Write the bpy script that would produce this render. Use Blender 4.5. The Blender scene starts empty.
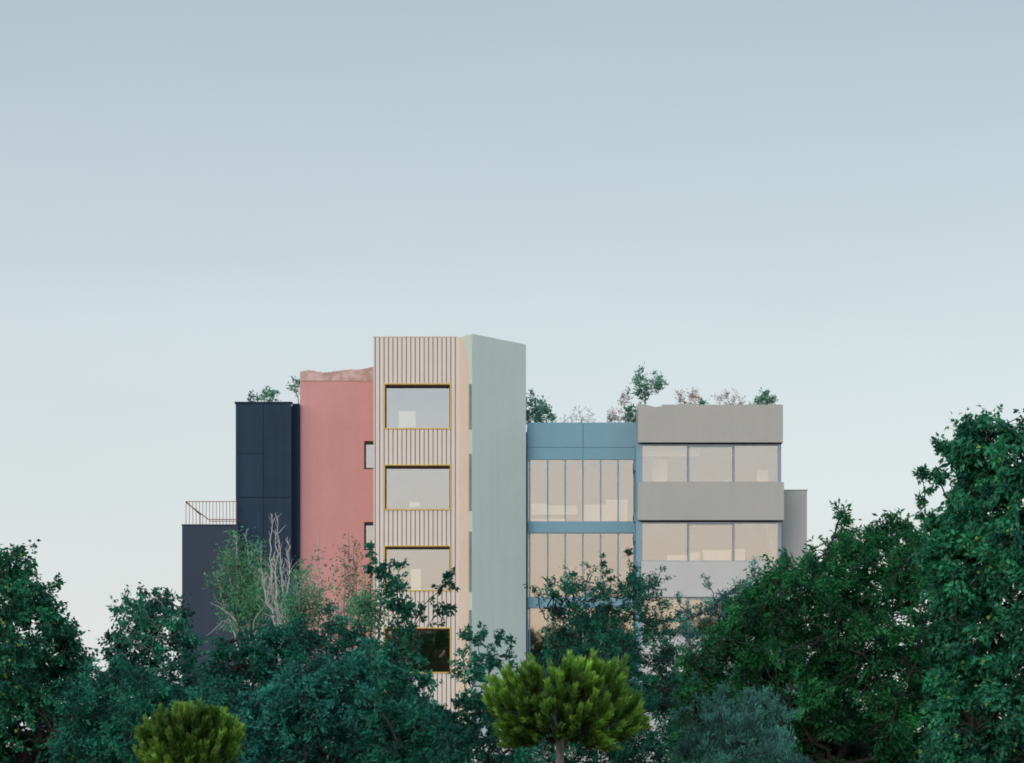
import bpy, math, random
import numpy as np
from mathutils import Vector
R = math.radians
random.seed(7)
rng = np.random.default_rng(11)
scene = bpy.context.scene
C = scene.collection

# ------------------------------------------------------------------ camera
F = 2770.0            # focal length in pixels of a 1024 px wide frame
HZ = 800.0            # image row of the horizon (just below the frame)
CH = 1.7
cam = bpy.data.cameras.new('camera'); camo = bpy.data.objects.new('camera', cam); C.objects.link(camo)
camo.location = (0, 0, CH); camo.rotation_euler = (R(90), 0, 0)
cam.sensor_width = 36; cam.lens = F / 1024 * 36
cam.shift_y = (HZ - 381.5) / 1024
cam.clip_end = 5000
scene.camera = camo

def X(px, D): return (px - 512) / F * D
def Z(py, D): return CH + (HZ - py) / F * D

# ------------------------------------------------------------------ world and sun
SUN_EL, SUN_AZ = 4.0, 222.0      # azimuth clockwise from +Y (the view direction): behind, to the left
world = bpy.data.worlds.new('World'); scene.world = world; world.use_nodes = True
nt = world.node_tree; nt.nodes.clear()
def N(t, **k):
    n = nt.nodes.new(t)
    for a, b in k.items(): setattr(n, a, b)
    return n
sky = N('ShaderNodeTexSky', sky_type='NISHITA'); sky.sun_disc = False
sky.sun_elevation = R(SUN_EL); sky.sun_rotation = R(SUN_AZ)
sky.altitude = 50; sky.air_density = 1.0; sky.dust_density = 2.0; sky.ozone_density = 1.5
tc = N('ShaderNodeTexCoord'); sep = N('ShaderNodeSeparateXYZ')
nt.links.new(tc.outputs['Generated'], sep.inputs[0])
# thin high veil of evening cloud: pale near the horizon, blue-grey overhead
ramp = N('ShaderNodeValToRGB')
e = ramp.color_ramp.elements
e[0].position = 0.0; e[0].color = (1.0, 1.0, 1.0, 1)
def lin(c):
    return tuple((v/255/12.92 if v/255 <= .04045 else ((v/255+.055)/1.055)**2.4) for v in c)
SKY = [(0.0, (226, 230, 242)), (0.05, (225, 230, 241)), (0.105, (219, 225, 233)), (0.17, (209, 216, 223)),
       (0.275, (179, 190, 198)), (0.5, (130, 150, 170)), (1.0, (112, 135, 160))]
e[0].color = (*lin(SKY[0][1]), 1)
e[1].position = 1.0; e[1].color = (*lin(SKY[-1][1]), 1)
for p, c in SKY[1:-1]:
    q = e.new(p); q.color = (*lin(c), 1)
nt.links.new(sep.outputs['Z'], ramp.inputs[0])
# the evening side (behind the camera) is pinker near the horizon
mr = N('ShaderNodeMapRange'); mr.inputs['From Min'].default_value = 0.2; mr.inputs['From Max'].default_value = -0.6
nt.links.new(sep.outputs['Y'], mr.inputs['Value'])
mr2 = N('ShaderNodeMapRange'); mr2.inputs['From Min'].default_value = 0.15; mr2.inputs['From Max'].default_value = 0.06
nt.links.new(sep.outputs['Z'], mr2.inputs['Value'])
mul = N('ShaderNodeMath', operation='MULTIPLY'); nt.links.new(mr.outputs[0], mul.inputs[0]); nt.links.new(mr2.outputs[0], mul.inputs[1])
warm = N('ShaderNodeMix', data_type='RGBA'); warm.inputs['B'].default_value = (*lin((228, 208, 192)), 1)
nt.links.new(mul.outputs[0], warm.inputs['Factor']); nt.links.new(ramp.outputs[0], warm.inputs['A'])
bg1 = N('ShaderNodeBackground'); bg1.inputs[1].default_value = 0.10
nt.links.new(sky.outputs[0], bg1.inputs[0])
bg2 = N('ShaderNodeBackground'); bg2.inputs[1].default_value = 0.80
cm = N('ShaderNodeMapping'); cm.inputs['Scale'].default_value = (3, 3, 12); cn = N('ShaderNodeTexNoise'); cn.inputs['Scale'].default_value = 1.4; cn.inputs['Detail'].default_value = 5
nt.links.new(tc.outputs['Generated'], cm.inputs[0]); nt.links.new(cm.outputs[0], cn.inputs['Vector'])
cr_ = N('ShaderNodeMapRange'); cr_.inputs['From Min'].default_value = .3; cr_.inputs['From Max'].default_value = .7; cr_.inputs['To Min'].default_value = .965; cr_.inputs['To Max'].default_value = 1.035
nt.links.new(cn.outputs['Fac'], cr_.inputs['Value'])
hs = N('ShaderNodeHueSaturation'); nt.links.new(cr_.outputs[0], hs.inputs['Value']); nt.links.new(warm.outputs['Result'], hs.inputs['Color'])
nt.links.new(hs.outputs[0], bg2.inputs[0])
st = N('ShaderNodeMapRange'); st.inputs['From Min'].default_value = 0.25; st.inputs['From Max'].default_value = -0.5
st.inputs['To Min'].default_value = 0.78; st.inputs['To Max'].default_value = 2.35
nt.links.new(sep.outputs['Y'], st.inputs['Value']); nt.links.new(st.outputs[0], bg2.inputs[1])
add = N('ShaderNodeAddShader'); nt.links.new(bg1.outputs[0], add.inputs[0]); nt.links.new(bg2.outputs[0], add.inputs[1])
wo = N('ShaderNodeOutputWorld'); nt.links.new(add.outputs[0], wo.inputs[0])

sl = bpy.data.lights.new('sun', 'SUN'); sl.energy = 0.7; sl.angle = R(30); sl.color = (1.0, 0.93, 0.87)
so = bpy.data.objects.new('sun', sl); C.objects.link(so)
az, el = R(200), R(20.0)
sd = Vector((math.sin(az)*math.cos(el), math.cos(az)*math.cos(el), math.sin(el)))
so.rotation_euler = (-sd).to_track_quat('-Z', 'Y').to_euler()
so.location = (-20, -20, 40)

scene.view_settings.view_transform = 'Standard'; scene.view_settings.look = 'None'
scene.view_settings.gamma = 1; scene.view_settings.exposure = 0.0
scene.render.engine = 'CYCLES'
scene.cycles.max_bounces = 6; scene.cycles.diffuse_bounces = 3; scene.cycles.glossy_bounces = 3
scene.cycles.transmission_bounces = 4; scene.cycles.transparent_max_bounces = 8
scene.cycles.use_denoising = True; scene.cycles.filter_width = 1.8

# ------------------------------------------------------------------ materials
def mat(name, col, rough=0.8, var=0.08, scale=1.2, bump=0.0, bscale=30, spec=0.3, metal=0.0, streak=0.0):
    m = bpy.data.materials.new(name); m.use_nodes = True; t = m.node_tree
    b = t.nodes['Principled BSDF']
    b.inputs['Roughness'].default_value = rough; b.inputs['Metallic'].default_value = metal
    b.inputs['Specular IOR Level'].default_value = spec
    c = t.nodes.new('ShaderNodeTexCoord')
    n = t.nodes.new('ShaderNodeTexNoise'); n.inputs['Scale'].default_value = scale; n.inputs['Detail'].default_value = 7
    n.inputs['Roughness'].default_value = 0.65
    t.links.new(c.outputs['Object'], n.inputs['Vector'])
    fac = n.outputs['Fac']
    if streak > 0:
        mp = t.nodes.new('ShaderNodeMapping'); mp.inputs['Scale'].default_value = (2.2, 2.2, 0.10)
        t.links.new(c.outputs['Object'], mp.inputs['Vector'])
        n2 = t.nodes.new('ShaderNodeTexNoise'); n2.inputs['Scale'].default_value = 1.3; n2.inputs['Detail'].default_value = 4
        t.links.new(mp.outputs[0], n2.inputs['Vector'])
        mx = t.nodes.new('ShaderNodeMix'); mx.inputs['Factor'].default_value = streak
        t.links.new(fac, mx.inputs['A']); t.links.new(n2.outputs['Fac'], mx.inputs['B']); fac = mx.outputs['Result']
    ng = t.nodes.new('ShaderNodeTexNoise'); ng.inputs['Scale'].default_value = scale*9; ng.inputs['Detail'].default_value = 8; ng.inputs['Roughness'].default_value = .8
    t.links.new(c.outputs['Object'], ng.inputs['Vector'])
    mg = t.nodes.new('ShaderNodeMix'); mg.inputs['Factor'].default_value = 0.3
    t.links.new(fac, mg.inputs['A']); t.links.new(ng.outputs['Fac'], mg.inputs['B']); fac = mg.outputs['Result']
    r = t.nodes.new('ShaderNodeValToRGB')
    r.color_ramp.elements[0].position = 0.36; r.color_ramp.elements[1].position = 0.64
    l = lin(col)
    r.color_ramp.elements[0].color = (*[v*(1-var) for v in l], 1)
    r.color_ramp.elements[1].color = (*[min(1, v*(1+var)) for v in l], 1)
    t.links.new(fac, r.inputs[0]); t.links.new(r.outputs[0], b.inputs['Base Color'])
    if bump > 0:
        n3 = t.nodes.new('ShaderNodeTexNoise'); n3.inputs['Scale'].default_value = bscale; n3.inputs['Detail'].default_value = 5
        t.links.new(c.outputs['Object'], n3.inputs['Vector'])
        bp = t.nodes.new('ShaderNodeBump'); bp.inputs['Strength'].default_value = bump; bp.inputs['Distance'].default_value = 0.02
        t.links.new(n3.outputs['Fac'], bp.inputs['Height']); t.links.new(bp.outputs[0], b.inputs['Normal'])
    return m

def glass_mat(name, tint, refl, wob=0.0):
    m = bpy.data.materials.new(name); m.use_nodes = True; t = m.node_tree; t.nodes.clear()
    o = t.nodes.new('ShaderNodeOutputMaterial')
    g = t.nodes.new('ShaderNodeBsdfGlossy'); g.inputs['Color'].default_value = (*tint, 1); g.inputs['Roughness'].default_value = 0.02
    tr = t.nodes.new('ShaderNodeBsdfTransparent'); tr.inputs['Color'].default_value = (0.80, 0.80, 0.78, 1)
    mx = t.nodes.new('ShaderNodeMixShader'); mx.inputs[0].default_value = refl
    n = t.nodes.new('ShaderNodeTexNoise'); n.inputs['Scale'].default_value = 0.7
    c = t.nodes.new('ShaderNodeTexCoord'); t.links.new(c.outputs['Object'], n.inputs['Vector'])
    bp = t.nodes.new('ShaderNodeBump'); bp.inputs['Strength'].default_value = 0.12; bp.inputs['Distance'].default_value = 0.02
    t.links.new(n.outputs['Fac'], bp.inputs['Height']); t.links.new(bp.outputs[0], g.inputs['Normal'])
    t.links.new(tr.outputs[0], mx.inputs[1]); t.links.new(g.outputs[0], mx.inputs[2]); t.links.new(mx.outputs[0], o.inputs[0])
    return m

def leaf_mat(name, c1, c2, c3=None, rough=0.42, trans=0.35, odd=None):
    """leaf colours vary leaf by leaf between c1 and c2; odd = rare leaves of another colour"""
    m = bpy.data.materials.new(name); m.use_nodes = True; t = m.node_tree; t.nodes.clear()
    o = t.nodes.new('ShaderNodeOutputMaterial')
    b = t.nodes.new('ShaderNodeBsdfPrincipled'); b.inputs['Roughness'].default_value = rough
    b.inputs['Specular IOR Level'].default_value = 0.3
    tl = t.nodes.new('ShaderNodeBsdfTranslucent')
    gm = t.nodes.new('ShaderNodeNewGeometry')
    r = t.nodes.new('ShaderNodeValToRGB')
    r.color_ramp.elements[0].color = (*c1, 1)
    r.color_ramp.elements[1].position = 0.9; r.color_ramp.elements[1].color = (*c2, 1)
    if odd:
        q = r.color_ramp.elements.new(0.985); q.color = (*c2, 1)
        q = r.color_ramp.elements.new(0.99); q.color = (*odd, 1)
    t.links.new(gm.outputs['Random Per Island'], r.inputs[0])
    # clump-scale variation
    c = t.nodes.new('ShaderNodeTexCoord'); n = t.nodes.new('ShaderNodeTexNoise'); n.inputs['Scale'].default_value = 1.1; n.inputs['Detail'].default_value = 3
    t.links.new(c.outputs['Object'], n.inputs['Vector'])
    mr = t.nodes.new('ShaderNodeMapRange'); mr.inputs['From Min'].default_value = 0.3; mr.inputs['From Max'].default_value = 0.7
    mr.inputs['To Min'].default_value = 0.5; mr.inputs['To Max'].default_value = 1.9
    t.links.new(n.outputs['Fac'], mr.inputs['Value'])
    hv = t.nodes.new('ShaderNodeHueSaturation'); t.links.new(r.outputs[0], hv.inputs['Color'])
    at = t.nodes.new('ShaderNodeAttribute'); at.attribute_name = 'tone'
    mm = t.nodes.new('ShaderNodeMath'); mm.operation = 'MULTIPLY'; t.links.new(mr.outputs[0], mm.inputs[0]); t.links.new(at.outputs['Fac'], mm.inputs[1])
    t.links.new(mm.outputs[0], hv.inputs['Value'])
    # paler leaves are also yellower
    mh = t.nodes.new('ShaderNodeMapRange'); mh.inputs['From Min'].default_value = 0.5; mh.inputs['From Max'].default_value = 1.8
    mh.inputs['To Min'].default_value = 0.52; mh.inputs['To Max'].default_value = 0.485
    t.links.new(at.outputs['Fac'], mh.inputs['Value']); t.links.new(mh.outputs[0], hv.inputs['Hue'])
    t.links.new(hv.outputs[0], b.inputs['Base Color']); t.links.new(hv.outputs[0], tl.inputs['Color'])
    mx = t.nodes.new('ShaderNodeMixShader'); mx.inputs[0].default_value = trans
    t.links.new(b.outputs[0], mx.inputs[1]); t.links.new(tl.outputs[0], mx.inputs[2]); t.links.new(mx.outputs[0], o.inputs[0])
    return m

M = {
 'slate':  mat('slate_render', (56, 66, 80), 0.9, 0.10, 0.8, 0.25, 25, streak=0.3),
 'navy':   mat('navy_panel', (26, 52, 72), 0.7, 0.26, 0.9, 0.15, 20, streak=0.6),
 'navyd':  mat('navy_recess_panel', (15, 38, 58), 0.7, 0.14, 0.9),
 'pink':   mat('pink_render', (206, 150, 147), 0.9, 0.06, 0.7, 0.2, 30, streak=0.35),
 'rubble': mat('weathered_coping', (192, 164, 156), 0.95, 0.36, 3.0, 0.9, 9),
 'ribs':   mat('ribbed_cladding', (219, 208, 199), 0.75, 0.04, 1.5, 0.1, 30, streak=0.4),
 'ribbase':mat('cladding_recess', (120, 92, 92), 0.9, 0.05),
 'beige':  mat('beige_render', (222, 206, 188), 0.85, 0.04, 0.8, 0.15, 30),
 'sage':   mat('sage_render', (203, 214, 204), 0.88, 0.05, 0.6, 0.15, 30, streak=0.45),
 'blue':   mat('blue_panel', (122, 160, 177), 0.6, 0.05, 0.7, 0.05, 20, streak=0.3),
 'grey':   mat('warm_grey_render', (171, 170, 165), 0.88, 0.05, 0.7, 0.2, 25, streak=0.4),
 'greydk': mat('grey_wing_render', (172, 172, 167), 0.9, 0.05, 0.7, 0.2, 25, streak=0.4),
 'pale':   mat('pale_grey_render', (192, 192, 190), 0.88, 0.04, 0.7, 0.15, 25, streak=0.3),
 'gold':   mat('gold_frame', (206, 174, 84), 0.4, 0.05, 3, metal=0.3),
 'bronze': mat('dark_reveal', (70, 50, 30), 0.6),
 'alu':    mat('grey_blue_frame', (140, 154, 166), 0.5, 0.05, metal=0.2),
 'darkfr': mat('dark_red_frame', (52, 22, 30), 0.6),
 'rust':   mat('rusty_steel', (150, 96, 84), 0.7, 0.1, 8),
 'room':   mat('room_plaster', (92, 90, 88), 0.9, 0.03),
 'white':  mat('white_blind', (250, 244, 230), 0.8, 0.03),
 'roof':   mat('roof_gravel', (128, 124, 118), 0.95, 0.2, 12, 0.6, 30),
 'wallw':  mat('pale_garden_wall', (206, 196, 196), 0.9, 0.08, 1.5, 0.3, 12, streak=0.4),
 'bark':   mat('bark_brown', (54, 52, 50), 0.9, 0.3, 6, 0.7, 14),
 'barkgr': mat('bark_grey', (140, 138, 136), 0.85, 0.25, 6, 0.5, 14),
 'barkpn': mat('bark_pine', (134, 130, 126), 0.9, 0.3, 6, 0.7, 14),
 'barkwh': mat('bark_pale', (196, 188, 186), 0.8, 0.15, 6, 0.4, 14),
 'soil':   mat('dry_grass_ground', (84, 86, 60), 0.95, 0.4, 0.4, 0.6, 5),
 'gl_t':   glass_mat('tower_glass', (0.84, 0.87, 0.90), 0.20),
 'gl_b':   glass_mat('blue_section_glass', (0.87, 0.83, 0.79), 0.20),
 'gl_g':   glass_mat('grey_block_glass', (0.87, 0.85, 0.82), 0.20),
 'gl_s':   mat('side_glass', (116, 140, 142), 0.15, 0.05, spec=0.6),
 'lf_teal': leaf_mat('leaf_teal', (0.009, 0.0831, 0.0512), (0.0235, 0.1716, 0.1004)),
 'lf_teal_y': leaf_mat('leaf_teal_mixed', (0.009, 0.0831, 0.0471), (0.0271, 0.1827, 0.0872), odd=(0.220, 0.270, 0.040)),
 'lf_right': leaf_mat('leaf_fresh_teal', (0.009, 0.0996, 0.0564), (0.0451, 0.2546, 0.123), odd=(0.20, 0.27, 0.05)),
 'lf_wood': leaf_mat('leaf_far_wood', (0.06, 0.17, 0.07), (0.11, 0.26, 0.10)),
 'lf_green': leaf_mat('leaf_green', (0.0084, 0.0874, 0.0297), (0.0302, 0.1848, 0.0577)),
 'lf_blue': leaf_mat('leaf_blue_green', (0.0126, 0.0996, 0.0738), (0.0343, 0.2048, 0.1435)),
 'lf_olive': leaf_mat('leaf_silver', (0.040, 0.145, 0.115), (0.105, 0.280, 0.215)),
 'lf_feather': leaf_mat('leaf_feathery', (0.0495, 0.209, 0.099), (0.121, 0.341, 0.165)),
 'lf_yell': leaf_mat('leaf_yellow_green', (0.080, 0.130, 0.045), (0.160, 0.210, 0.070)),
 'lf_roof': leaf_mat('leaf_roof', (0.0675, 0.189, 0.135), (0.162, 0.351, 0.2295)),
 'lf_dry': leaf_mat('leaf_dry', (0.34, 0.22, 0.17), (0.55, 0.42, 0.34)),
 'needle': leaf_mat('pine_needle', (0.0906, 0.1972, 0.0277), (0.2239, 0.3731, 0.0661), rough=0.55),
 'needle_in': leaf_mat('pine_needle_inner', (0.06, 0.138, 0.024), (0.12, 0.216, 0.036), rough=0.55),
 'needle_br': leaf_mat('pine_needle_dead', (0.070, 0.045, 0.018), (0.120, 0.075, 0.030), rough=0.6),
 'fruit': mat('fruit_skin', (128, 150, 62), 0.8, 0.15, 9),
}

# ------------------------------------------------------------------ mesh helpers
class MB:
    def __init__(s): s.v = []; s.f = []; s.n = 0
    def add(s, verts, faces):
        verts = np.asarray(verts, float); faces = np.asarray(faces, int)
        s.v.append(verts); s.f.append(faces + s.n); s.n += len(verts)
    def box(s, x0, x1, y0, y1, z0, z1):
        v = [(x0,y0,z0),(x1,y0,z0),(x1,y1,z0),(x0,y1,z0),(x0,y0,z1),(x1,y0,z1),(x1,y1,z1),(x0,y1,z1)]
        s.add(v, [(0,3,2,1),(4,5,6,7),(0,1,5,4),(1,2,6,5),(2,3,7,6),(3,0,4,7)])
    def prism(s, pts, z0, z1, top=None):
        """footprint polygon (CCW seen from above) extruded; top = list of per-vertex z"""
        n = len(pts); tz = top or [z1]*n
        v = [(x, y, z0) for x, y in pts] + [(x, y, t) for (x, y), t in zip(pts, tz)]
        s.add(v, [(i, (i+1) % n, n+(i+1) % n, n+i) for i in range(n)])
        for k in range(1, n-1):
            s.add([v[n], v[n+k], v[n+k+1]], [(0,1,2,2)])
            s.add([v[0], v[k+1], v[k]], [(0,1,2,2)])
    def tube(s, path, rad, n=6):
        path = np.asarray(path, float); m = len(path)
        if m < 2: return
        t = np.gradient(path, axis=0); t /= np.linalg.norm(t, axis=1)[:, None] + 1e-9
        up = np.array([0.31, 0.17, 0.93]) if abs(t[0][2]) < .9 else np.array([0.93, .2, .17])
        a = np.cross(t, up); a /= np.linalg.norm(a, axis=1)[:, None] + 1e-9
        b = np.cross(t, a)
        ang = np.arange(n) * 2*np.pi/n
        rad = np.broadcast_to(np.asarray(rad, float), (m,))
        v = path[:, None] + (a[:, None]*np.cos(ang)[None, :, None] + b[:, None]*np.sin(ang)[None, :, None]) * rad[:, None, None]
        i = np.arange(m-1)[:, None]*n; j = np.arange(n)[None]; j2 = (j+1) % n
        f = np.stack([i+j, i+j2, i+n+j2, i+n+j], -1).reshape(-1, 4)
        s.add(v.reshape(-1, 3), f)
    def build(s, name, m, parent=None, smooth=False, weld=False):
        v = np.concatenate(s.v) if s.v else np.zeros((0,3)); f = np.concatenate(s.f)
        if parent is not None:
            off = np.array(parent['_o']) if '_o' in parent else np.zeros(3)
            v = v - off
        return mk(name, v, f, m, parent, smooth)

def mk(name, v, f, m, parent=None, smooth=False, tone=None):
    me = bpy.data.meshes.new(name)
    f = np.asarray(f, np.int32)
    # quads may be degenerate triangles (last index repeated)
    tri = f[:, 3] == f[:, 2]
    counts = np.where(tri, 3, 4).astype(np.int32)
    mask = np.ones(f.shape, bool); mask[tri, 3] = False
    loops = f[mask].astype(np.int32)
    starts = np.concatenate([[0], np.cumsum(counts)[:-1]]).astype(np.int32)
    me.vertices.add(len(v)); me.vertices.foreach_set('co', np.asarray(v, np.float32).ravel())
    me.loops.add(len(loops)); me.loops.foreach_set('vertex_index', loops)
    me.polygons.add(len(f)); me.polygons.foreach_set('loop_start', starts); me.polygons.foreach_set('loop_total', counts)
    me.polygons.foreach_set('use_smooth', np.full(len(f), bool(smooth)))
    me.update(calc_edges=True)
    if tone is not None or (m is not None and m.name.startswith(('leaf', 'pine_needle'))):
        at = me.attributes.new('tone', 'FLOAT', 'POINT')
        at.data.foreach_set('value', np.asarray(tone if tone is not None else np.ones(len(v)), np.float32))
    if m is not None: me.materials.append(m)
    o = bpy.data.objects.new(name, me); C.objects.link(o)
    if parent is not None: o.parent = parent
    return o

OFF = {}
def thing(name, label, cat, loc=(0,0,0), group=None):
    o = bpy.data.objects.new(name, None); C.objects.link(o)
    o.location = loc; o['label'] = label; o['category'] = cat; o['_o'] = tuple(float(q) for q in loc)
    o.empty_display_size = 0.3
    if group: o['group'] = group
    return o

def sub(mb, name, m, parent, root, label=None, smooth=False):
    """mesh under a part: the part's own origin is the root's, so coordinates stay relative to the root"""
    v = np.concatenate(mb.v) - np.array(root['_o']); f = np.concatenate(mb.f)
    o = mk(name, v, f, m, parent, smooth)
    if label: o['label'] = label
    return o

def wall_y(mb, x0, x1, z0, z1, y0, y1, holes):
    """wall slab between y0 (front) and y1 with rectangular holes (hx0,hx1,hz0,hz1)"""
    xs = sorted({x0, x1, *[h[0] for h in holes], *[h[1] for h in holes]}); zs = sorted({z0, z1, *[h[2] for h in holes], *[h[3] for h in holes]})
    xs = [x for x in xs if x0-1e-6 <= x <= x1+1e-6]; zs = [z for z in zs if z0-1e-6 <= z <= z1+1e-6]
    nx, nz = len(xs)-1, len(zs)-1
    fill = [[not any(h[0]-1e-6 <= (xs[i]+xs[i+1])/2 <= h[1]+1e-6 and h[2] <= (zs[j]+zs[j+1])/2 <= h[3] for h in holes) for j in range(nz)] for i in range(nx)]
    def q(a, b, c, d): mb.add([a, b, c, d], [(0,1,2,3)])
    for i in range(nx):
        for j in range(nz):
            if not fill[i][j]: continue
            a, b, c, d = xs[i], xs[i+1], zs[j], zs[j+1]
            q((a,y0,c),(b,y0,c),(b,y0,d),(a,y0,d)); q((b,y1,c),(a,y1,c),(a,y1,d),(b,y1,d))
            if i == 0 or not fill[i-1][j]: q((a,y1,c),(a,y0,c),(a,y0,d),(a,y1,d))
            if i == nx-1 or not fill[i+1][j]: q((b,y0,c),(b,y1,c),(b,y1,d),(b,y0,d))
            if j == 0 or not fill[i][j-1]: q((a,y1,c),(b,y1,c),(b,y0,c),(a,y0,c))
            if j == nz-1 or not fill[i][j+1]: q((a,y0,d),(b,y0,d),(b,y1,d),(a,y1,d))

# ------------------------------------------------------------------ ground
gb = MB()
S = 2500
gb.add([(-S,-S,0),(S,-S,0),(S,S,0),(-S,S,0)], [(0,1,2,3)])
g = gb.build('ground', M['soil']); g['kind'] = 'structure'

# ------------------------------------------------------------------ the building
DT = 120.0
B = thing('office_building', 'long building of joined navy, pink, ribbed cream, sage, blue and grey blocks behind the trees', 'building', (0, DT, 0))
def part(mb, name, m, label=None, smooth=False):
    o = mb.build(name, m, B, smooth)
    if label: o['label'] = label
    return o

def room(mb, x0, x1, y0, y1, z0, z1):
    """five inner faces of a shallow lit room behind an opening"""
    v = [(x0,y0,z0),(x1,y0,z0),(x1,y1,z0),(x0,y1,z0),(x0,y0,z1),(x1,y0,z1),(x1,y1,z1),(x0,y1,z1)]
    mb.add(v, [(0,1,2,3),(7,6,5,4),(3,2,6,7),(0,3,7,4),(2,1,5,6)])

# --- slate wing (far left, low)
D = 121.0; a = MB()
a.prism([(X(182,D), D), (X(238,D), D), (X(238,D), D+9), (X(182,D), D+9)], 0, Z(525.5,D))
a.box(X(181.5,D), X(238,D)-.01, D-.03, D+.25, Z(525.5,D)+.003, Z(524.3,D))
part(a, 'slate_wing', M['slate'], 'dark slate low wing')
# railing on its roof
a = MB(); y = D + .35; zb = Z(524.5,D); zt = Z(501.2, y)
xs0, xs1 = X(186, y), X(236.5, y)
n = 15
for i in range(n+1):
    x = xs0 + (xs1-xs0)*i/n
    a.box(x-.012, x+.012, y-.012, y+.012, zb, zt-.03)
a.box(xs0-.02, xs1, y-.022, y+.022, zt-.03, zt)
a.box(xs0+1.0, xs1, y-.02, y+.02, zb+.16, zb+.19)
# side return and the sloping stair rail behind
y2 = D + 6
a.box(xs0-.012, xs0+.012, y2-.03, y2-.006, zb, zt-.03)
a.box(xs0-.02, xs0+.02, y+.022, y2, zt-.03, zt)
p0 = np.array((X(186.5,y+.1), y+.1, zt-.06)); p1 = np.array((X(208.5,y+.1), y+.1, Z(519.5,y+.1)))
a.tube([p0, p1], .024, 6); a.tube([p1, (xs1, y+.1, Z(519.5,y+.1))], .02, 6)
part(a, 'roof_railing', M['rust'])

# --- navy block
D = 122.0; D2 = 122.75; a = MB()
x0, x1 = X(236,D), X(291,D); zt = Z(403,D)
a.prism([(x0, D+.06), (x1, D+.06), (x1, D2+7), (x0, D2+7)], 0, zt-.06)
part(a, 'navy_block', M['navy'], 'navy panelled block')
a = MB()
seams_x = [x0-.02, X(263.3,D), x1+.02]
seams_z = [0, Z(660,D), Z(579,D), Z(497.5,D), Z(453.5,D), zt]
for i in range(2):
    for j in range(5):
        g_ = .010
        dy = random.uniform(-.006, .006)
        if i == 2 and j < 99: dy -= .0
        # the middle column has one long panel over the upper seam
        if i >= 1 and j == 4: continue
        z0_, z1_ = seams_z[j], seams_z[j+1]
        if i >= 1 and j == 3: z1_ = zt
        a.box(seams_x[i]+g_, seams_x[i+1]-g_, D-.02+dy, D+.055, z0_+g_, z1_-g_)
part(a, 'navy_cladding', M['navy'])
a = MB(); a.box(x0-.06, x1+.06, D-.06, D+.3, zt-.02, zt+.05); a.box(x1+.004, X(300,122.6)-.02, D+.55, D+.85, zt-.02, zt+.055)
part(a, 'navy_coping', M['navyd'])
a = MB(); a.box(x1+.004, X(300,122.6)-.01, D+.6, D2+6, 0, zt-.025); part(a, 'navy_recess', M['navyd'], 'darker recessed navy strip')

# --- pink block
D = 122.8; a = MB()
x0, x1 = X(300,D), X(396,D)
zt = Z(381, D)
holes = []
for py in (441, 522, 604, 685):
    holes.append((X(364.2,D), X(392,D), Z(py+28,D), Z(py,D)))
wall_y(a, x0, x1, 0, zt, D, D+.4, holes)
a.box(x0, x1, D+2.6, D+11, 0, zt)                       # body behind the rooms
a.box(x0, x0+.3, D+.4, D+2.6, 0, zt)
a.box(x1-.3, x1, D+.4, D+2.6, 0, zt)
for h in (0.02, Z(590,D), Z(505,D), Z(430,D), zt-.3): a.box(x0+.3, x1-.3, D+.4, D+2.6, h-.02, h+.25)
part(a, 'pink_block', M['pink'], 'dusty pink rendered block')
# weathered coping with an uneven crest
a = MB(); nseg = 60
tops = []
for i in range(nseg+1):
    px = 300 + 74*i/nseg
    base = 371.5 if px < 340 else 371.5 - (px-340)/34*5
    py = base + 1.0*math.sin(px*.16) + .35*random.uniform(-1,1)
    if px < 322: py = 371.0 + .8*math.sin(px*.3) + .3*random.uniform(-1, 1)
    tops.append((X(px,D), Z(py,D)))
tops.append((x1, tops[-1][1]))
for (xa, za), (xb, zb) in zip(tops, tops[1:]):
    v = [(xa,D-.03,zt+.003),(xb,D-.03,zt+.003),(xb,D+.45,zt+.003),(xa,D+.45,zt+.003),(xa,D-.01,za),(xb,D-.01,zb),(xb,D+.4,zb+.02),(xa,D+.4,za+.02)]
    a.add(v, [(4,5,6,7),(0,1,5,4),(2,3,7,6),(0,3,2,1)])
a.add([(x0,D+.45,zt+.003),(x0,D-.03,zt+.003),(x0,D-.01,tops[0][1]),(x0,D+.4,tops[0][1]+.02)], [(0,1,2,3)])
part(a, 'weathered_parapet', M['rubble'], 'rough weathered pink parapet')
for hx0, hx1, hz0, hz1 in holes:
    r_ = MB(); room(r_, hx0-.05, hx1+.05, D+.41, D+2.5, hz0-.3, hz1+.3)
    w = part(r_, 'window', M['room'], 'small dark framed window in the pink wall')
    f_ = MB(); t_ = .07
    f_.box(hx0, hx0+t_, D-.02, D+.2, hz0, hz1); f_.box(hx0+t_, hx1, D-.02, D+.2, hz1-.13, hz1); f_.box(hx0+t_, hx1, D-.02, D+.2, hz0, hz0+.05)
    sub(f_, 'frame', M['darkfr'], w, B)
    p_ = MB(); p_.box(hx0+t_, hx1, D+.12, D+.135, hz0+.05, hz1-.13); sub(p_, 'pane', M['gl_t'], w, B)

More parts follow.
